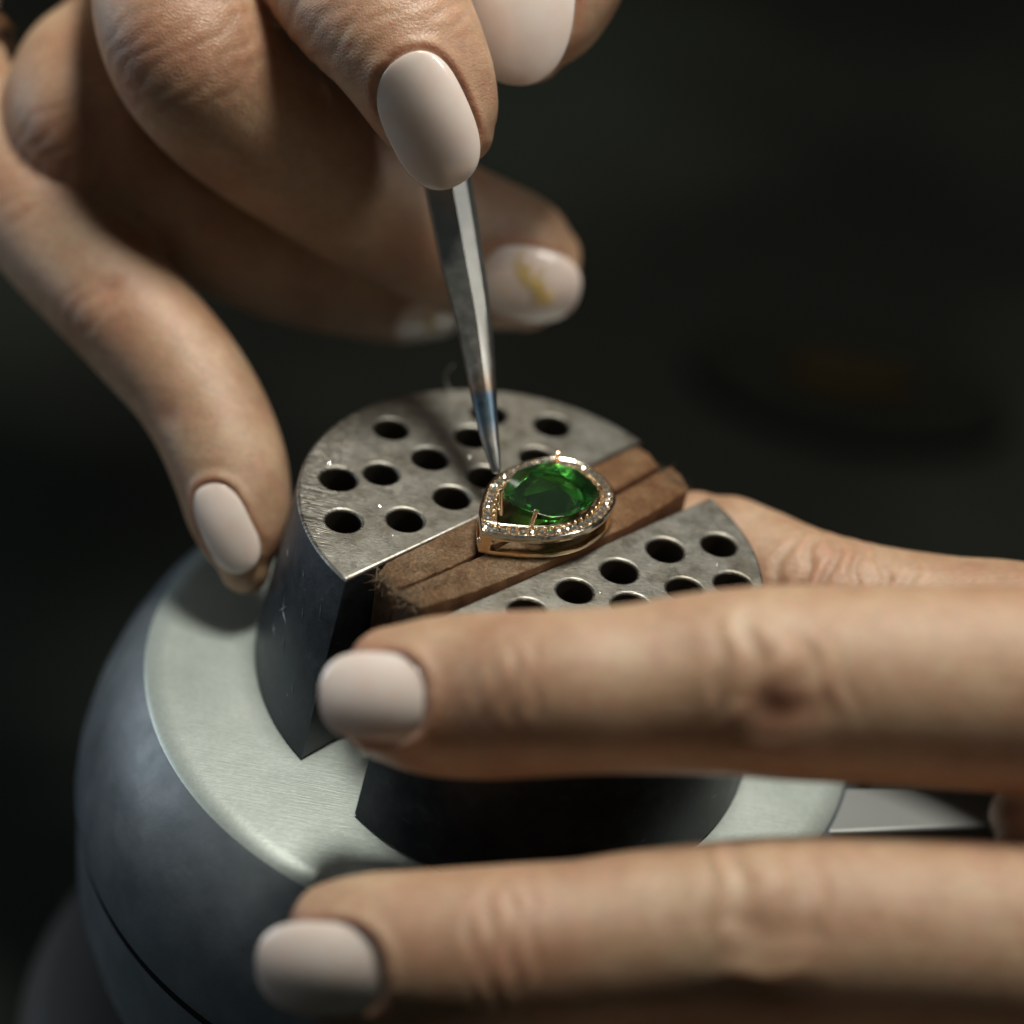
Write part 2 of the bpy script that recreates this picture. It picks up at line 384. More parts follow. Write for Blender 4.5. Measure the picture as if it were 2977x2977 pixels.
def lathe(profile, c, seg=96, mats=None, midx=None, closed=False):
    verts, F, MI = [], [], []
    for r, z in profile:
        for k in range(seg): a = 2*np.pi*k/seg; verts.append((c[0]+r*np.cos(a), c[1]+r*np.sin(a), z))
    for i in range(len(profile)-1):
        for k in range(seg): F.append((i*seg+k, (i+1)*seg+k, (i+1)*seg+(k+1)%seg, i*seg+(k+1)%seg)); MI.append(midx[i] if midx else 0)
    return verts, F, MI
def curve_solid(name, loops, depth, bevel, res=2):
    """flat outline with holes, extruded and bevelled; returns vertex array (mm) and faces, top at z = 0"""
    cu = bpy.data.curves.new(name, 'CURVE'); cu.dimensions = '2D'; cu.fill_mode = 'BOTH'
    for lp in loops:
        s = cu.splines.new('POLY'); s.points.add(len(lp)-1); s.use_cyclic_u = True
        for q, (x, y) in zip(s.points, lp): q.co = (x, y, 0, 1)
    cu.extrude = depth/2-bevel; cu.bevel_depth = bevel; cu.bevel_resolution = res; cu.offset = -bevel
    o = bpy.data.objects.new('tmp', cu); sc.collection.objects.link(o)
    ev = o.evaluated_get(bpy.context.evaluated_depsgraph_get()); me = ev.to_mesh()
    vs = np.array([v.co[:] for v in me.vertices]); fs = [tuple(p.vertices) for p in me.polygons]; ns = np.array([p.normal[:] for p in me.polygons])
    ev.to_mesh_clear(); bpy.data.objects.remove(o); bpy.data.curves.remove(cu)
    vs[:, 2] -= depth/2
    return vs, fs, ns
def circle(c, r, n=28): return [(c[0]+r*math.cos(2*math.pi*k/n), c[1]+r*math.sin(2*math.pi*k/n)) for k in range(n)]

# ------------------------------------------------------------------ bench and what lies on it far behind
b = link_mesh('workbench', [(-1500,-900,-112),(1500,-900,-112),(1500,2500,-112),(-1500,2500,-112)], [(0,1,2,3)], BENCH, smooth=False); b['kind'] = 'structure'
dc = (66.17,210.62,-108.00)
DISH, _, _ = new_mat('dark_dish', (.009,.0095,.008), 1., 0., Specular_IOR_Level=0.); BROWN, _, _ = new_mat('brown_scrap', (.019,.013,.006), 1., 0., Specular_IOR_Level=0.)
dish = thing('tool_dish', 'shallow dark dish lying out of focus on the bench behind the vise', 'dish')
v, F, _m = lathe([(0,-111.5),(30,-111.5),(36,-108),(38,-103),(37,-102.5),(34,-107),(28,-109.5),(0,-110)], dc, 48)
v = [(dc[0]+(x-dc[0])*.92, dc[1]+(y-dc[1])*.55, -111.5+(z+111.5)*.5) for x, y, z in v]
link_mesh('dish_body', v, F, DISH, dish)
cu_ = curve_solid('scrap', [[(dc[0]-15,dc[1]+1),(dc[0]-4,dc[1]-3),(dc[0]+15,dc[1]+1),(dc[0]+13,dc[1]+9),(dc[0]-10,dc[1]+10)]], 2, .4)
cu_[0][:, 2] -= 107.6
o = link_mesh('leather_scrap', cu_[0], cu_[1], BROWN); tag(o, 'flat brown scrap lying in the dark dish behind the vise', 'scrap')

# ------------------------------------------------------------------ the vise
CL, CR, R = np.array((-1.2, .4)), np.array((6.6, -7.4)), 26.
vise = thing('ball_vise', 'dark steel ball vise with two perforated half round jaws and a pale machined collar', 'vise')
def arc(c, p0, p1, n, ccw):
    a0 = math.atan2(p0[1]-c[1], p0[0]-c[0]); a1 = math.atan2(p1[1]-c[1], p1[0]-c[0])
    if ccw and a1 < a0: a1 += 2*math.pi
    if not ccw and a1 > a0: a1 -= 2*math.pi
    return [(c[0]+R*math.cos(a), c[1]+R*math.sin(a)) for a in np.linspace(a0, a1, n)]
HOLES_L = [(-20.3,-8.1),(-12.9,-5.6),(-22.3,.2),(-17.2,2.9),(-7.8,.7),(-11.6,8.1),(-17.4,12.9),(-6.9,14.5),(3.1,20.3),(1.9,12.5),(-4.1,6.3),(-5.4,20.4)]
HOLES_R = [(9.3,-13.4),(14.4,-7.9),(19.8,-1.9),(26.5,1.2),(4.,-18.9),(16.3,-14.2),(22.7,-9.1),(28.6,-6.2),(6.5,-26.5),(13.5,-21.2),(20.5,-17.),(26,-14.5),(12,-29)]
JH = 24.6
def jaw(name, c, p0, p1, ccw, holes):
    out = arc(c, p0, p1, 90, ccw)
    vs, fs, ns = curve_solid(name, [out]+[circle(h, 2.32+.12*((i*7)%3-1)*.5) for i, h in enumerate(holes)], JH, .38)
    mi = []
    hol = np.array(holes)
    for f, n in zip(fs, ns):
        ctr = vs[list(f)].mean(0)
        if n[2] > .25: mi.append(0)
        else: mi.append(2 if np.min(np.linalg.norm(hol-ctr[:2], axis=1)) < 2.8 and abs(n[2]) < .3 and np.linalg.norm(ctr[:2]-c) < 24.8 else 1)
    # the jaw widens slightly towards its foot
    far = np.linalg.norm(vs[:, :2]-c, axis=1) > 25
    d = (vs[:, :2]-c); d /= np.linalg.norm(d, axis=1)[:, None]+1e-6
    vs[:, :2] += np.where(far, (-vs[:, 2]/JH)*3.0, 0)[:, None]*d
    vs[:, 1] -= np.where(far, np.clip(-d[:, 1], 0, 1)*(-vs[:, 2]/JH)*5.2, 0)
    return link_mesh(name, vs, fs, parent=vise, mats=[PLATE, SIDE, BORE], midx=mi, auto=35)
jaw('jaw', CL, (14.9,20.3), (-18.1,-19.3), True, HOLES_L)
jaw('jaw', CR, (-10.2,-27.3), (24.9,11.1), True, HOLES_R)
CC = (2.68, -3.49)
prof = [(0,-24.7),(20,-24.72),(43.5,-24.75),(45.6,-24.95),(46.3,-25.6)]
v, F, mi = lathe(prof, CC, 160); link_mesh('collar', v, F, RING, vise, auto=50)
prof = [(46.3,-25.6),(46.9,-26.2),(49.2,-29.2),(51.2,-33.2),(52.8,-38),(53.8,-43.2),(54.0,-47.0),(53.75,-47.6)]
v, F, mi = lathe(prof, CC, 160); link_mesh('ball_shell', v, F, BALL, vise, auto=60)
prof = [(53.45,-49.3),(53.5,-50.2),(53.4,-54),(53.0,-61),(51,-68),(48,-75),(43,-83),(36,-91),(28,-97),(20,-100)]
v, F, mi = lathe(prof, CC, 160); link_mesh('ball_body', v, F, BALL, vise, auto=60)
GROOVE, _, _ = new_mat('shaded_seam', (.010,.011,.012), .9, 0., Specular_IOR_Level=.1)  # shade inside the seam put into a dark colour
v, F, mi = lathe([(53.75,-47.6),(53.3,-47.8),(52.2,-48.2),(52.2,-48.9),(53.45,-49.3)], CC, 160); link_mesh('seam_groove', v, F, GROOVE, vise)
PAD, _, _ = new_mat('rubber_ring', (.05,.045,.043), .65)
v, F, mi = lathe([(34,-92),(40,-90),(56,-92),(60,-97),(60,-108),(57,-111.5),(30,-111.5)], CC, 96); link_mesh('base_ring', v, F, PAD, vise)
LUG, _, _ = new_mat('grey_lug', (.26,.27,.27), .5, .3)
vs, fs, ns = curve_solid('lug', [[(46.31,-10.99,-26.00)[:2],(69.46,-4.18,-26.00)[:2],(69.86,-11.76,-26.00)[:2],(46.44,-19.59,-26.00)[:2]][::-1]], 9, .6); vs[:, 2] -= 26
link_mesh('clamp_lug', vs, fs, LUG, vise, auto=40)
# leather strips held in the slot
def strip(poly, top, label, gid):
    p = [q[:2] for q in poly]
    vs, fs, ns = curve_solid('leather_strip', [p], 16, .22, 1); vs[:, 2] += top
    # rough upper face: subdivide and shake
    bm = bmesh.new(); bv = [bm.verts.new(q) for q in vs]
    for f in fs:
        try: bm.faces.new([bv[i] for i in f])
        except ValueError: pass
    bmesh.ops.remove_doubles(bm, verts=bm.verts, dist=.01)
    bmesh.ops.triangulate(bm, faces=bm.faces)
    for _ in range(4):
        es = [e for e in bm.edges if e.calc_length() > 1.1 and (e.verts[0].co.z > top-3 and e.verts[1].co.z > top-3)]
        if es: bmesh.ops.subdivide_edges(bm, edges=es, cuts=1, use_grid_fill=False); bmesh.ops.triangulate(bm, faces=bm.faces)
    from mathutils import noise as mn
    for q in bm.verts:
        if q.co.z > top-3:
            a = mn.fractal(q.co*.55, 1., 2., 4); q.co.z += .18*a; q.co.x += .10*mn.noise(q.co*1.3); q.co.y += .10*mn.noise(q.co*1.3+V((5,5,5)))
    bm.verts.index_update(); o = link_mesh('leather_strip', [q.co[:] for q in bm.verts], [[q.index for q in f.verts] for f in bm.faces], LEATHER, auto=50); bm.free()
    tag(o, label, 'leather strip', 'leather strips held in the vise slot'); return o
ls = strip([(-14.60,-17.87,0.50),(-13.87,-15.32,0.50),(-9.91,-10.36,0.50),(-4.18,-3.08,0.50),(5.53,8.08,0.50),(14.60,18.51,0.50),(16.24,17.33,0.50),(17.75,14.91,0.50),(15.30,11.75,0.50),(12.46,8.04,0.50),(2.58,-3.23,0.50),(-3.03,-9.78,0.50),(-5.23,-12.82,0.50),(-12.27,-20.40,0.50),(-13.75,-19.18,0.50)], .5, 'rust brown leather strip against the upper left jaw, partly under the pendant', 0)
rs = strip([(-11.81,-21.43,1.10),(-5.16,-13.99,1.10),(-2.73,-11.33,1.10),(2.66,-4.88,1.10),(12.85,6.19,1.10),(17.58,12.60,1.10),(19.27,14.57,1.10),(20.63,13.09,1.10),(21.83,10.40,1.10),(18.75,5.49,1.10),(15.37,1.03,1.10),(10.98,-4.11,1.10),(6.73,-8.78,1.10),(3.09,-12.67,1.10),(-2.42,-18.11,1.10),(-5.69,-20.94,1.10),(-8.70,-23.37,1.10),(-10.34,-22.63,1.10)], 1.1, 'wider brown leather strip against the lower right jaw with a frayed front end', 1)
# frayed fibres
def fibres(spots, n, parent, name='fuzz'):
    vs, F = [], []
    for i in range(n):
        a, b = random.choice(spots); t = random.random(); c = np.array(a)*(1-t)+np.array(b)*t + rng.normal(0, .35, 3)
        d = norm(rng.normal(0, 1, 3)+np.array([-.2,-.5,.15])); L = random.uniform(.4, 1.7); bend = rng.normal(0, .4, 3); w = np.cross(d, norm(rng.normal(0,1,3)))*random.uniform(.03, .07)
        i0 = len(vs)
        for k in range(4): q = k/3; pnt = c+d*L*q+bend*q*q; ww = w*(1-.8*q); vs += [pnt-ww, pnt+ww]
        for k in range(3): F.append((i0+2*k, i0+2*k+1, i0+2*k+3, i0+2*k+2))
    o = link_mesh(name, vs, F, FUZZ, parent); o['kind'] = 'stuff'; return o
FUZZ, _, _ = new_mat('leather_fuzz', (.22,.16,.10), .9)
fibres([((-14.86,-17.69,0.30),(-12.05,-20.37,0.20)), ((-14.14,-16.78,-1.50),(-12.12,-18.89,-1.00)), ((-13.35,-16.37,0.70),(-6.69,-14.90,0.70))], 330, ls)
fibres([((-11.81,-21.01,0.60),(-8.84,-23.04,0.80)), ((-12.00,-18.86,-2.00),(-8.90,-20.01,-2.00)), ((-10.44,-21.14,1.20),(-3.97,-16.29,1.20)), ((17.89,13.55,1.00),(21.84,10.54,1.00))], 620, rs)

# ------------------------------------------------------------------ the pendant
pend = thing('pendant', 'rose gold teardrop pendant with small stones round a green gem, lying on the leather', 'pendant')
OUT = [(-3.15,-11.15),(-1.4,-11.2),(.2,-11.0),(3.24,-10.38),(6.21,-9.21),(9.12,-7.03),(11.23,-4.05),(12.24,-1.38),(12.47,.81),(11.75,3.),(10.14,5.2),(7.89,6.7),(5.44,7.14),(3.06,6.6),(.8,5.2),(-1.35,2.95),(-2.80,.62),(-3.6,-1.52),(-3.95,-4.3),(-3.95,-6.87),(-3.6,-9.3),(-3.15,-11.15)]
OP = catmull(OUT, 8)[:-1]; NO = len(OP)
def offset(P, w):
    n = len(P); out = []
    for i in range(n):
        a, b, c = P[i-1], P[i], P[(i+1) % n]; t1, t2 = norm(b-a), norm(c-b)
        n1, n2 = np.array([-t1[1], t1[0]]), np.array([-t2[1], t2[0]]); m = norm(n1+n2); out.append(b+m*w/max(.45, m@n1))
    return np.array(out)
def loopband(prof, P=None, rng_=None, closed_prof=True):
    """sweep (inset, z) profile along the outline; rng_ = index range for a partial piece"""
    idx = list(range(NO)) if rng_ is None else [i % NO for i in range(rng_[0], rng_[1]+1)]
    rows = [offset(OP, w)[idx] for w, z in prof]; m = len(idx); verts = []; F = []
    for r_, (w, z) in zip(rows, prof): verts += [(x, y, z) for x, y in r_]
    k = len(prof); full = rng_ is None
    for a in range(k if closed_prof else k-1):
        b_ = (a+1) % k
        for i in range(m if full else m-1): j = (i+1) % m; F.append((a*m+i, a*m+j, b_*m+j, b_*m+i))
    if not full: F.append(tuple(a*m for a in range(k))); F.append(tuple(a*m+m-1 for a in range(k))[::-1])
    return verts, F
Z1 = 4.6
v, F = loopband([(.1,Z1-.5),(-.06,Z1-.38),(.0,Z1-.05),(.16,Z1+.06),(.32,Z1),(.42,Z1-.28),(2.02,Z1-.28),(2.1,Z1-.02),(2.24,Z1+.05),(2.38,Z1-.03),(2.45,Z1-.3),(2.45,Z1-.5)]); rim = link_mesh('halo_rim', v, F, SILVER, pend, auto=40)
v, F = loopband([(.0,Z1-.95),(-.03,Z1-.6),(.02,Z1-.42),(2.36,Z1-.42),(2.4,Z1-1.2),(1.9,Z1-1.2),(1.4,Z1-.95)]); link_mesh('halo_wall', v, F, ROSE, pend, auto=40)
v, F = loopband([(.36,Z1-.24),(.6,Z1-.20),(1.9,Z1-.20),(2.05,Z1-.24)], closed_prof=False); link_mesh('halo_bed', v, F, ROSE, pend, auto=40)
v, F = loopband([(0.02,1.35),(-.05,1.6),(.02,1.98),(.65,1.98),(.65,1.35)]); link_mesh('base_rim', v, F, ROSE, pend, auto=40)
v, F = loopband([(.02,1.6),(.02,1.61),(1.98,3.56),(1.98,3.5)], closed_prof=False)
posts = [(-5,6),(52,61),(92,99),(118,125),(142,149)]
for a, b_ in posts:
    v, F = loopband([(.03,1.9),(.03,3.6),(.7,3.6),(.7,1.9)], rng_=(a, b_)); link_mesh('gallery_post', v, F, ROSE, pend, auto=40)
def ball_mesh(r, seg=10, rings=6, squash=1.):
    vs, F = [(0,0,r*squash)], []
    for i in range(1, rings):
        for k in range(seg): a, b_ = math.pi*i/rings, 2*math.pi*k/seg; vs.append((r*math.sin(a)*math.cos(b_), r*math.sin(a)*math.sin(b_), r*math.cos(a)*squash))
    vs.append((0,0,-r*squash)); n = len(vs)-1
    for k in range(seg): F.append((0, 1+k, 1+(k+1)%seg)); F.append((n, n-seg+(k+1)%seg, n-seg+k))
    for i in range(rings-2):
        for k in range(seg): a = 1+i*seg; F.append((a+k, a+seg+k, a+seg+(k+1)%seg, a+(k+1)%seg))
    return vs, F
# bounce reflector under the gem
# small brilliants
bri = [(0,0,.20)]; bf = []
for k in range(8): a = k*math.pi/4; bri.append((.26*math.cos(a), .26*math.sin(a), .20))
for k in range(8): a = (k+.5)*math.pi/4; bri.append((.47*math.cos(a), .47*math.sin(a), .0))
bri.append((0,0,-.35))
for k in range(8): k2 = (k+1)%8; bf += [(0,1+k,1+k2),(1+k,9+k,1+k2),(1+k2,9+k,9+k2),(17,9+k2,9+k)]
RowA = offset(OP, .96); seglen = np.r_[0, np.cumsum(np.linalg.norm(np.diff(np.vstack([RowA, RowA[:1]]), axis=0), axis=1))]; TL = seglen[-1]

def along(P, s):
    Q = np.vstack([P, P[:1]]); return np.array([np.interp(s % TL, seglen, Q[:, 0]), np.interp(s % TL, seglen, Q[:, 1])])
nb = int(TL/1.15); me_b = None; bead_me = None
In, Ou = offset(OP, 1.74), offset(OP, .44)
for i in range(nb):
    s = TL*(i+.5)/nb; q = along(RowA, s)
    if me_b is None: o = link_mesh('accent_stone', *ball_mesh(.50, 8, 5, .75), MELEE, pend, smooth=False); me_b = o.data
    else: o = bpy.data.objects.new('accent_stone', me_b); sc.collection.objects.link(o); o.parent = pend
    o.location = V((q[0], q[1], Z1-.08))*S; o.rotation_euler = (random.uniform(-.22,.22), random.uniform(-.22,.22), random.random()*3)
av, aF = [], []
for i in range(nb):
    for P_, rr_ in ((In, .29), (Ou, .13)):
        bv_, bF_ = ball_mesh(rr_, 8, 5)
        q = along(P_, TL*i/nb); n0 = len(av); av += [(x+q[0], y+q[1], z_+Z1-.02) for x, y, z_ in bv_]; aF += [tuple(k+n0 for k in f) for f in bF_]
link_mesh('bead_row', av, aF, ROSE, pend)
def rod(a, b_, r0, r1, seg=12):
    a, b_ = np.array(a, float), np.array(b_, float); t = norm(b_-a); x = norm(np.cross(t, (.3,.2,.9))); y = np.cross(t, x); vs, F = [], []
    rows = [(0,r0),(.85,r1),(.93,r1*1.25),(.98,r1*1.1),(1.,r1*.5)]
    for q, r in rows:
        for k in range(seg): th = 2*math.pi*k/seg; vs.append(a+(b_-a)*q+x*r*math.cos(th)+y*r*math.sin(th))
    for i in range(len(rows)-1):
        for k in range(seg): F.append((i*seg+k, i*seg+(k+1)%seg, (i+1)*seg+(k+1)%seg, (i+1)*seg+k))
    F.append(tuple(range(seg))[::-1]); F.append(tuple((len(rows)-1)*seg+k for k in range(seg))); return vs, F
for a, b_ in (((4.50,6.01,3.90),(4.25,5.57,6.60)), ((-1.28,-6.26,3.90),(-1.74,-4.87,6.90)), ((2.54,-8.22,4.20),(2.95,-7.30,6.50)), ((10.95,-0.57,3.90),(10.17,-0.34,6.40))):
    v, F = rod(a, b_, .34, .30); link_mesh('prong', v, F, ROSE, pend, auto=50)
v, F = ball_mesh(.36, 14, 8)
for c in ((-2.00,-10.74,2.90), (-3.27,-10.98,3.20)):
    link_mesh('rivet', np.array(v)+np.array(c), F, SILVER, pend)
# the gem
G0 = [(-1.50,-4.69,6.00),(-1.28,-1.92,6.00),(0.06,1.13,6.00),(1.97,2.88,6.00),(4.10,3.91,6.00),(6.30,3.68,6.00),(8.25,2.34,6.00),(9.82,0.55,6.00),(10.29,-1.00,6.00),(9.27,-3.90,6.00),(7.27,-6.07,6.00),(5.00,-7.21,6.00),(2.66,-6.95,6.00),(-0.06,-6.25,6.00)]
GP = np.array([q[:2] for q in G0]); gc = GP.mean(0); ng = len(GP)
bm = bmesh.new()
lo = [bm.verts.new((x, y, 3.2)) for x, y in GP]; hi = [bm.verts.new((x, y, 8.2)) for x, y in GP]
bm.faces.new(lo); bm.faces.new(hi)
for k in range(ng): j = (k+1) % ng; bm.faces.new((lo[k], lo[j], hi[j], hi[k]))
bmesh.ops.recalc_face_normals(bm, faces=bm.faces)
def cut(co, no):
    no = V(no).normalized(); res = bmesh.ops.bisect_plane(bm, geom=bm.verts[:]+bm.edges[:]+bm.faces[:], plane_co=V(co), plane_no=no, clear_outer=True, dist=1e-4)
    eds = [e for e in res['geom_cut'] if isinstance(e, bmesh.types.BMEdge)]
    if len(eds) > 2: bmesh.ops.edgeloop_fill(bm, edges=eds)
ccw = 1 if sum(GP[k][0]*GP[(k+1)%ng][1]-GP[(k+1)%ng][0]*GP[k][1] for k in range(ng)) > 0 else -1
for k in range(ng):
    a_, b_ = GP[k], GP[(k+1)%ng]; t_ = norm(b_-a_); n_ = np.array([t_[1], -t_[0]])*ccw; m_ = (a_+b_)/2
    cut((*m_, 6.15), (*(n_*math.cos(math.radians(48))), math.sin(math.radians(48))))          # crown edge
    cut((*m_, 5.85), (*(n_*math.cos(math.radians(40))), -math.sin(math.radians(40))))         # pavilion
    if k % 2 == 0: cut((*(m_+(gc-m_)*.22), 6.62), (*(n_*math.sin(math.radians(30))), math.cos(math.radians(30))))
for az, tilt, z_, off in ((-122, 15, 7.36, 1.6), (-85, 34, 7.1, 2.3), (80, 5, 7.5, 0), (165, 27, 7.2, 3.1), (-8, 30, 6.95, 3.3), (-38, 18, 7.2, 2.6), (40, 24, 7.15, 2.9), (120, 24, 7.1, 2.9), (85, 18, 7.28, 2.2), (5, 14, 7.36, 1.9), (150, 13, 7.42, 1.8)):
    a_ = math.radians(az); tl = math.radians(tilt); cut((gc[0]+off*math.cos(a_), gc[1]+off*math.sin(a_), z_), (math.cos(a_)*math.sin(tl), math.sin(a_)*math.sin(tl), math.cos(tl)))
sv = []; sF = []
for s_, z_ in ((.97, 5.55), (.93, 5.5), (.52, 3.6), (.56, 3.5)):
    for k in range(ng): q = gc+(GP[k]-gc)*s_; sv.append((*q, z_))
for a_ in range(3):
    for k in range(ng): j = (k+1)%ng; sF.append((a_*ng+k, a_*ng+j, (a_+1)*ng+j, (a_+1)*ng+k))
link_mesh('gem_reflector', sv, sF, SILVER, pend, auto=40)  # hidden metal ring added to bounce light up into the gem
bmesh.ops.recalc_face_normals(bm, faces=bm.faces)
bm.verts.index_update()
link_mesh('gem', [q.co[:] for q in bm.verts], [[q.index for q in f.verts] for f in bm.faces], GEM, pend, smooth=False); bm.free()

# ------------------------------------------------------------------ setting tool held in the upper hand
st = [((-2.81,0.89,4.85),.35),((-2.92,1.20,5.10),.60),((-3.71,2.82,6.42),.95),((-4.68,4.78,8.04),1.24),((-6.63,9.10,12.12),1.74),((-9.08,14.83,17.08),2.3),((-12.06,20.49,22.30),2.8),((-16.01,28.14,29.48),3.1),((-21.50,38.45,39.56),3.4),((-26.95,48.87,50.10),3.6),((-33.18,60.57,62.36),3.8)]
P = catmull([[*q[0], q[1]] for q in st], 6); sec_f = [(-1,0),(-.86,.60),(.18,.86),(.76,.42),(1,0),(.62,-.7),(-.62,-.7)]
vs, F, al = [], [], []; ns_ = 28
fl = []
for i in range(7):
    a, b_ = np.array(sec_f[i]), np.array(sec_f[(i+1)%7])
    for k in range(4): fl.append(a+(b_-a)*k/4)
fl = np.array(fl)
for i, q in enumerate(P):
    t = norm(P[min(i+1, len(P)-1)][:3]-P[max(i-1, 0)][:3]); B = norm(-np.array(FW)-t*np.dot(-np.array(FW), t)); Sd = np.cross(t, B)
    if np.dot(Sd, np.array(RT)) < 0: Sd = -Sd
    dist = np.linalg.norm(q[:3]-P[0][:3]); k_ = min(1, max(0, (dist-6)/14))
    for w in fl:
        rd = w/np.linalg.norm(w)*np.array([1,.95]); s2 = rd*(1-k_)+w*k_; vs.append(q[:3]+Sd*q[3]*s2[0]+B*q[3]*s2[1]); al.append(min(1, dist/42))
for i in range(len(P)-1):
    for k in range(ns_): F.append((i*ns_+k, i*ns_+(k+1)%ns_, (i+1)*ns_+(k+1)%ns_, (i+1)*ns_+k))
F.append(tuple(range(ns_))[::-1]); F.append(tuple((len(P)-1)*ns_+k for k in range(ns_)))
tool = link_mesh('setting_tool', vs, F, TOOL, auto=22); tag(tool, 'tapered faceted steel tool with a blued tip touching the rim of the pendant', 'tool')
at = tool.data.attributes.new('along', 'FLOAT', 'POINT'); at.data.foreach_set('value', np.array(al, float))
bm = bmesh.new(); bm.from_mesh(tool.data); bmesh.ops.recalc_face_normals(bm, faces=bm.faces); bm.to_mesh(tool.data); bm.free()

# ------------------------------------------------------------------ lint
def lint(pts, r, label):
    C_ = catmull(pts, 8); vs, F = [], []
    for i, q in enumerate(C_):
        t = norm(C_[min(i+1, len(C_)-1)]-C_[max(i-1, 0)]); x = norm(np.cross(t, (.1,.8,.5))); y = np.cross(t, x)
        for k in range(5): th = k*2*math.pi/5; vs.append(q+x*r*math.cos(th)+y*r*math.sin(th))
    for i in range(len(C_)-1):
        for k in range(5): F.append((i*5+k, i*5+(k+1)%5, (i+1)*5+(k+1)%5, (i+1)*5+k))
    o = link_mesh('lint_fibre', vs, F, LINT); tag(o, label, 'fibre')
LINT, _, _ = new_mat('lint', (.55,.52,.47), .8)
lint([(-10.43,22.65,0.10),(-11.08,23.52,0.40),(-11.89,24.18,1.50),(-11.75,24.31,3.00),(-11.10,24.31,4.00)], .05, 'thin hair standing up at the back rim of the vise behind the tool')
lint([(-19.45,17.92,0.10),(-17.59,17.29,0.10),(-15.86,18.53,0.15),(-13.83,18.26,0.10),(-11.47,20.79,0.10),(-8.78,23.19,0.10)], .045, 'pale curly lint lying flat near the back rim of the upper left jaw')

def filings(n):
    vs, F = [], []
    for i in range(n):
        a = random.uniform(0, 6.28); rr = 25*math.sqrt(random.random()); side = random.random() < .5
        if side: x, y = CL[0]+rr*math.cos(a), CL[1]+rr*math.sin(a); ok = (x+18.1)*39.6-(y+19.3)*33 < -30
        else: x, y = CR[0]+rr*math.cos(a), CR[1]+rr*math.sin(a); ok = (x+5.8)*32.9-(y+22.5)*29.7 > 30
        hs_ = HOLES_L if side else HOLES_R
        if not ok or min(math.hypot(x-h[0], y-h[1]) for h in hs_) < 2.9: continue
        L, w, th, z = random.uniform(.08, .35), random.uniform(.04, .09), random.uniform(0, 3.14), random.uniform(.03, .08); i0 = len(vs); c, s = math.cos(th), math.sin(th)
        for p_, q_, h_ in ((-L, -w, 0), (L, -w*.6, 0), (L*.8, w, 0), (-L*.9, w*.8, 0), (0, 0, z*2)): vs.append((x+p_*c-q_*s, y+p_*s+q_*c, .012+h_))
        F += [(i0, i0+1, i0+4), (i0+1, i0+2, i0+4), (i0+2, i0+3, i0+4), (i0+3, i0, i0+4), (i0+3, i0+2, i0+1, i0)]
    o = link_mesh('metal_filings', vs, F, MELEE, None, smooth=False); o['kind'] = 'stuff'; o['label'] = 'tiny metal filings scattered over the perforated jaws'
filings(260)
# shallow scratches on the front left flank of the jaw
sv, sF = [], []
SCR, _, _ = new_mat('bright_scratch', (.30,.31,.32), .4, .7)
def flank(az, z):
    k = -z/JH; d = np.array((math.cos(az), math.sin(az))); p = CL+d*(R+3.0*k+.03); p[1] -= max(0, -d[1])*k*5.2; return np.array((*p, z))
for (a0, z0, a1, z1) in ((-2.72,-10.2,-2.66,-13.4),(-2.66,-10.8,-2.73,-13.2),(-2.70,-12.,-2.62,-12.6),(-2.62,-13.5,-2.58,-16.4),(-2.52,-8,-2.5,-9.6),(-2.45,-17.5,-2.43,-18.7),(-2.84,-6,-2.80,-6.6),(-2.6,-4.2,-2.57,-5.5),(-2.75,-15.5,-2.7,-16.3),(-2.4,-5,-2.38,-7)):
    p, q = flank(a0, z0), flank(a1, z1); t_ = norm(q-p); n_ = norm(np.array((math.cos(a0), math.sin(a0), .15))); s_ = np.cross(t_, n_)*.11; i0 = len(sv)
    m_ = (p+q)/2; sv += [p, m_-s_+n_*.02, q, m_+s_+n_*.02, m_+n_*.06]; sF += [(i0, i0+1, i0+4), (i0+1, i0+2, i0+4), (i0+2, i0+3, i0+4), (i0+3, i0, i0+4)]
o = link_mesh('scratch_burrs', sv, sF, SCR, vise, smooth=False)

# ------------------------------------------------------------------ lower hand (steadies the vise)
VW = tuple(-FW)
f_index = finger([((-10.76,-38.67,0.13),7.7,6.4),((-6.03,-39.08,1.25),9.0,7.8),((-0.08,-39.17,2.79),9.55,8.3),((5.75,-40.27,5.49),9.45,8.6),((11.51,-40.58,7.58),9.35,8.8),((17.31,-39.75,8.68),9.6,9.0),((23.07,-38.82,9.92),10.2,9.6),((28.82,-38.41,11.30),10.7,10.2),((33.50,-37.92,11.95),11.0,10.4),((40.68,-36.47,12.22),11.2,10.2),((52.72,-34.20,12.74),11.6,10.4),((65.01,-31.60,12.87),12.2,11),((84.44,-26.58,11.24),13,12.5)], VW, tipk=.62)
f_mid = finger([((-11.08,-60.42,-20.52),8.0,6.8),((-6.54,-60.40,-18.82),8.8,7.9),((-0.65,-60.93,-17.03),9.3,8.4),((5.15,-60.60,-15.75),9.6,8.6),((10.88,-59.70,-14.56),9.6,8.7),((16.61,-58.81,-13.38),9.6,8.8),((22.30,-57.78,-12.00),9.9,9.0),((28.06,-56.95,-10.90),10.3,9.5),((33.77,-56.52,-9.50),10.7,10.2),((38.39,-55.97,-8.76),10.9,10.4),((45.52,-54.51,-8.48),11.0,10.2),((57.64,-52.08,-8.57),11.3,10.4),((70.07,-49.41,-9.18),12,11),((89.26,-42.13,-9.48),13,12.5)], VW, tipk=.6)
f_ring = finger([((14.95,-74.28,-38.98),7),((20.64,-73.92,-36.84),8.6),((33.39,-72.13,-34.45),9.3),((50.89,-68.81,-31.69),10.2),((75.02,-62.41,-29.83),11),((93.90,-53.76,-28.30),12.5)], VW)
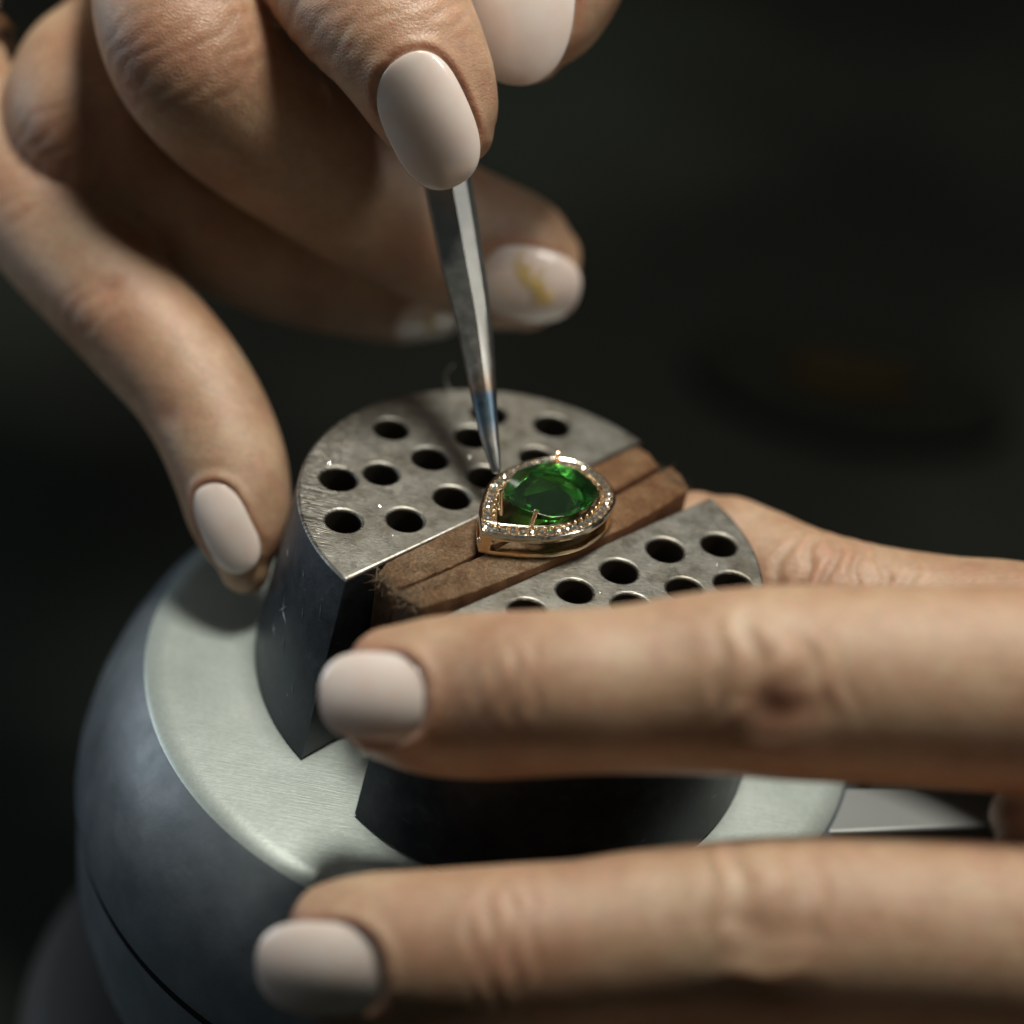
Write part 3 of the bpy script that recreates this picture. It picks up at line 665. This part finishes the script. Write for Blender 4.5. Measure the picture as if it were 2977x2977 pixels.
f_pink = finger([((44.04,-76.97,-62.54),6.5),((49.87,-76.54,-60.30),7.8),((62.82,-74.93,-56.50),8.4),((80.97,-69.81,-53.01),9.4),((102.37,-60.76,-47.62),11)], VW)
f_thumb = finger([((24.31,13.89,-8.15),5.5),((27.17,12.87,-8.68),7.2),((31.69,10.40,-9.47),8.3),((36.65,6.99,-9.01),8.6),((42.25,4.67,-8.77),9.0),((48.49,3.58,-8.55),9.2),((57.26,1.81,-7.59),9.9),((67.31,-0.95,-6.27),11.5),((84.65,-8.83,-5.09),14),((110.55,-20.63,-7.49),17)], VW)
web = finger([((64.38,-38.14,-0.83),4.2,6),((68.27,-37.70,-0.25),7,8),((87.58,-33.38,-1.15),10,12)], VW)
pal = [finger([(a, 13, 14), (b_, 16, 15), ((148.95,-26.63,-8.82), 18, 16)], VW) for a, b_ in (((85.10,-25.37,9.51),(112.50,-21.24,5.02)),((88.26,-35.56,-4.06),(114.80,-28.66,-4.86)),((91.42,-45.75,-17.64),(116.99,-35.71,-14.25)),((94.57,-55.95,-31.21),(119.29,-43.13,-24.13)),((97.28,-64.68,-42.85),(121.24,-49.44,-32.54)))]
H = Hand([f_index, f_mid, f_ring, f_pink, f_thumb, web]+pal, .55, 5)
ax = (0.987,0.098,0.131)
KN = [(.3,-2.0,5.2,2.0,.06,-.55),(-.5,-6.6,4.6,1.1,.12,.55),(.2,3.6,2.0,3.0,0,.75),(-4.6,4.5,.8,3.6,.12,.5),(-2.7,4.,.75,3.2,.1,-.38),(3.4,3.8,.8,3.6,.35,-.4),(5.3,3.2,1.0,4.2,.4,.35),(-6.6,-1,.7,3.5,-.1,-.25),(-8,2,1.,4,0,.2),(7.6,1,.7,4,.35,-.2),(-4.8,-2.4,1.2,1.4,0,.4)]
H.relief((31.94,-45.92,17.12), ax, (0.009,-0.828,0.560), KN, .9, .38)
H.blush((32.36,-48.03,15.97), 3.5, .6)
H.relief((34.64,-62.13,-1.14), ax, (-0.018,-0.737,0.676), [(u_+.4,v_+.8,a_*1.1,b_,c_-.1,h_) for u_,v_,a_,b_,c_,h_ in KN], .7, .35)
H.crease((3.33,-47.09,10.57), ax, (-0.036,-0.668,0.743), [(-3.5,.6),(-1.6,.9),(.6,1.),(3.,.7)], 6.5, .16, .45, .15, .15)
H.crease((7.37,-65.34,-8.75), ax, (-0.036,-0.668,0.743), [(-3.2,.7),(-1.2,1.),(1.4,1.),(3.6,.7)], 6.5, .22, .5, .15, .25)
H.crease((40.92,0.67,-2.44), (0.994,-0.064,-0.086), (-0.146,-0.008,0.989), [(-6,.8),(-3,1.),(0,1.),(3.2,1.),(6.5,.8),(10,.6)], 8, .3, .5, .1, .2)
H.blush((-3.92,-47.03,7.32), 6, .35); H.blush((-3.09,-65.81,-11.04), 6, .3)
H.nail(0, (-5.66,-44.52,5.66), (-18.06,-44.32,2.59), (-0.113,-0.819,0.563), 10.0, 1.8, lift=.5)
H.nail(1, (-4.47,-66.33,-15.07), (-19.07,-66.86,-19.10), (-0.032,-0.826,0.562), 10.6, 1.5, lift=.4)
H.build('hand', 'hand from the right with two straight fingers laid along the vise')

# ------------------------------------------------------------------ upper hand (holds the tool)
r_index = finger([((-15.72,22.80,37.03),5.6,5.0),((-16.88,23.82,38.72),7.1,6.0),((-18.77,25.36,41.27),8.3,7.0),((-21.02,26.87,44.12),9.1,7.7),((-24.39,29.31,47.37),10.0,8.4),((-28.69,33.94,49.37),11.0,9.2),((-33.86,41.70,50.54),11.5,9.6),((-42.00,57.88,52.11),12,10),((-51.56,78.98,55.23),12.4,11),((-63.40,98.43,61.15),12.9,12)], VW, tipk=.55)
r_thumb = finger([((-10.03,38.59,43.07),5.6,5.0),((-9.71,40.38,45.13),7.9,6.4),((-9.30,43.28,47.65),9.7,7.8),((-8.85,47.37,51.43),11,9),((-8.68,53.01,55.61),11.2,9.8),((-11.19,67.60,60.06),11.5,10.5),((-21.51,88.74,64.90),12.5,12),((-43.55,112.19,69.48),15,15)], VW, tipk=.6)
r_mid = finger([((-1.53,45.77,6.00),7.65,6.80),((-5.56,45.29,7.86),9.73,8.46),((-12.12,44.19,10.56),10.07,8.71),((-19.68,42.70,13.56),10.30,8.95),((-27.24,41.26,17.48),10.55,9.21),((-34.67,39.61,21.94),10.61,9.48),((-41.15,37.47,26.59),10.67,9.85),((-46.20,35.96,31.24),11.04,10.43),((-50.60,35.83,36.06),11.28,10.77),((-53.88,38.79,40.01),11.03,10.32),((-56.56,49.86,41.42),11,10.2),((-58.59,67.41,43.16),11.2,10.4),((-61.99,92.26,49.60),13,13)], VW, tipk=.5)
r_ring = finger([((-16.25,49.75,-2.02),6.53,5.90),((-19.85,49.14,-1.17),8.09,7.14),((-26.21,47.55,0.04),8.67,7.63),((-35.02,44.50,2.64),9.10,7.96),((-43.89,42.30,6.37),9.33,8.30),((-52.98,41.78,10.68),9.60,8.68),((-60.96,41.69,15.55),9.97,9.15),((-66.21,42.82,20.39),10.32,9.51),((-67.82,49.10,22.10),9.71,9.51),((-65.61,58.33,22.74),9.28,9.28),((-62.48,70.05,26.69),9.65,9.45),((-64.79,86.40,41.80),12.00,12.00)], VW, tipk=.5)
r_pink = finger([((-32.77,-0.12,-16.82),3.4,3.2),((-33.51,1.35,-14.85),5.2,4.8),((-34.79,4.13,-11.99),6.8,6.),((-36.96,8.19,-8.24),7.6,6.9),((-40.58,12.82,-4.58),7.9,7.3),((-45.16,17.44,-1.75),8.1,7.8),((-50.65,21.66,0.54),8.4,8.2),((-57.11,26.07,3.07),8.5,8.4),((-65.03,31.99,5.97),8.9,8.2),((-72.89,38.08,9.08),8.9,8.2),((-83.74,46.47,13.60),9.4,8.8),((-93.37,58.84,21.74),10.5,10),((-96.10,75.43,33.85),12,12)], VW)
rp = [finger([(a, 12), ((-98.84,117.10,56.04), 17), ((-139.70,144.39,72.40), 20)], VW) for a in ((-62.25,100.54,60.63),(-62.31,94.16,48.79),(-65.81,92.01,39.27),(-96.62,77.26,32.96),(-43.77,114.17,68.79))]
H = Hand([r_index, r_thumb, r_mid, r_ring, r_pink]+rp, .5, 4)
H.crease((-23.01,22.51,51.63), (0.582,-0.488,-0.651), (0.049,-0.793,0.607), [(-5.5,.5),(-3,.8),(-1,1.),(1.2,1.),(3.6,.7)], 7.5, .11, .4, .2, .3)
H.crease((-35.30,26.96,49.23), (0.652,-0.455,-0.606), (-0.440,-0.764,0.472), [(-8,.8),(-5,1.),(-2,1.),(1.5,.8),(5,.8)], 8, .1, .6, .1, .3)
H.crease((-56.15,26.05,38.03), (0.652,-0.455,-0.606), (-0.848,-0.522,-0.093), [(-6,.9),(-3.6,1.),(-1.4,1.),(1.2,1.),(3.6,1.),(6.2,.7)], 7, .065, .35, .05, .45)
H.crease((-44.74,27.14,42.81), (0.825,-0.340,-0.452), (0.198,-0.475,0.858), [(-6,.7),(-3,1.),(0,.8),(3,.8)], 7, .08, .35, .2, .2)
H.crease((-67.66,34.36,19.12), (0.696,-0.431,-0.575), (-0.701,-0.713,0.007), [(-5,.9),(-2.4,1.),(.2,1.),(3.,1.),(5.5,.7)], 7, .08, .5, .1, .4)
H.crease((-57.46,19.49,7.64), (0.755,-0.394,-0.524), (-0.193,-0.806,0.560), [(-3.5,.8),(-1.,1.),(1.8,.9)], 7, .06, .6, .1, .3)
H.dent((-46.67,7.52,-0.82), 2.0, .35); H.blush((-46.67,7.52,-0.82), 2.1, .9)
H.dent((-56.97,20.18,8.56), 2.4, .5); H.blush((-56.97,20.18,8.56), 3., .6)
H.blush((-50.19,24.82,41.38), 5, .5); H.blush((-67.02,32.06,17.71), 6, .5)
H.nail(0, (-23.35,20.66,49.18), (-12.74,14.50,37.63), (0.087,-0.679,0.729), 10.0, 1.9, lift=.5, p1=2.5)
H.nail(1, (-11.93,40.48,60.58), (-10.11,30.14,43.48), (-0.117,-0.807,0.579), 13.6, 1.4, lift=.45, p1=2.2)
surf, nn = H.nail(2, (-10.11,35.95,11.24), (4.22,38.45,9.57), (0.064,-0.838,0.542), 9.9, 1., lift=.5, p1=2.6)
SURF3 = H.nail(3, (-20.98,42.81,-2.94), (-11.99,45.14,-3.17), (0.110,-0.994,0.009), 7.6, 1., lift=.4)
H.nail(4, (-38.67,2.72,-6.37), (-32.43,-3.56,-14.74), (-0.477,-0.801,0.362), 6.6, 1., lift=.4)
hand2, nails = H.build('hand', 'upper hand pinching a steel tool, its little finger against the vise')
nails[2]['label'] = 'nail with gold leaf flakes'
# gold leaf on the middle nail
surf3, nn3 = SURF3
spots = [(.38+.30*q+rng.normal(0,.05)*(1.6-q), -.40+.8*q+rng.normal(0,.20)*(1.3-q)) for q in rng.random(80)]
for (a, b_) in spots:
    c = surf(min(.85, max(.2, a)), b_); x = norm(np.cross(nn, rng.normal(0,1,3))); y = np.cross(nn, x); k = random.randint(5, 7)
    rr = [random.uniform(.18, .5) for _ in range(k)]
    top = [c+nn*.07+(x*math.cos(2*math.pi*i/k)+y*math.sin(2*math.pi*i/k))*rr[i] for i in range(k)]
    bot = [q-nn*.10 for q in top]
    F = [tuple(range(k)), tuple(range(2*k-1, k-1, -1))]+[(i, k+i, k+(i+1)%k, (i+1)%k) for i in range(k)]
    link_mesh('gold_flake', top+bot, F, GOLDLEAF, nails[2], smooth=False)
    if rng.random() < .25:
        sh = surf3(.35+.3*a, b_*.8-.1)-c; link_mesh('gold_flake', [q+sh for q in top+bot], F, GOLDLEAF, nails[3], smooth=False)

# ------------------------------------------------------------------ ring on the little finger, at the picture's upper left edge
rc, ra_ = np.array((-89.18,53.27,18.98)), norm(np.array((-93.37,58.84,21.74))-np.array((-83.74,46.47,13.60)))
rx = norm(np.cross(ra_, (.2,.9,.3))); ry = np.cross(ra_, rx); vs, F = [], []
for i in range(72):
    a = 2*math.pi*i/72; o_ = rx*math.cos(a)+ry*math.sin(a)
    for k in range(12): b_ = 2*math.pi*k/12; vs.append(rc+o_*(10.7+.75*math.cos(b_))+ra_*1.5*math.sin(b_))
for i in range(72):
    for k in range(12): F.append((i*12+k, ((i+1)%72)*12+k, ((i+1)%72)*12+(k+1)%12, i*12+(k+1)%12))
o = link_mesh('finger_ring', vs, F, SILVER); tag(o, 'metal ring glinting on the little finger at the upper left edge', 'ring')
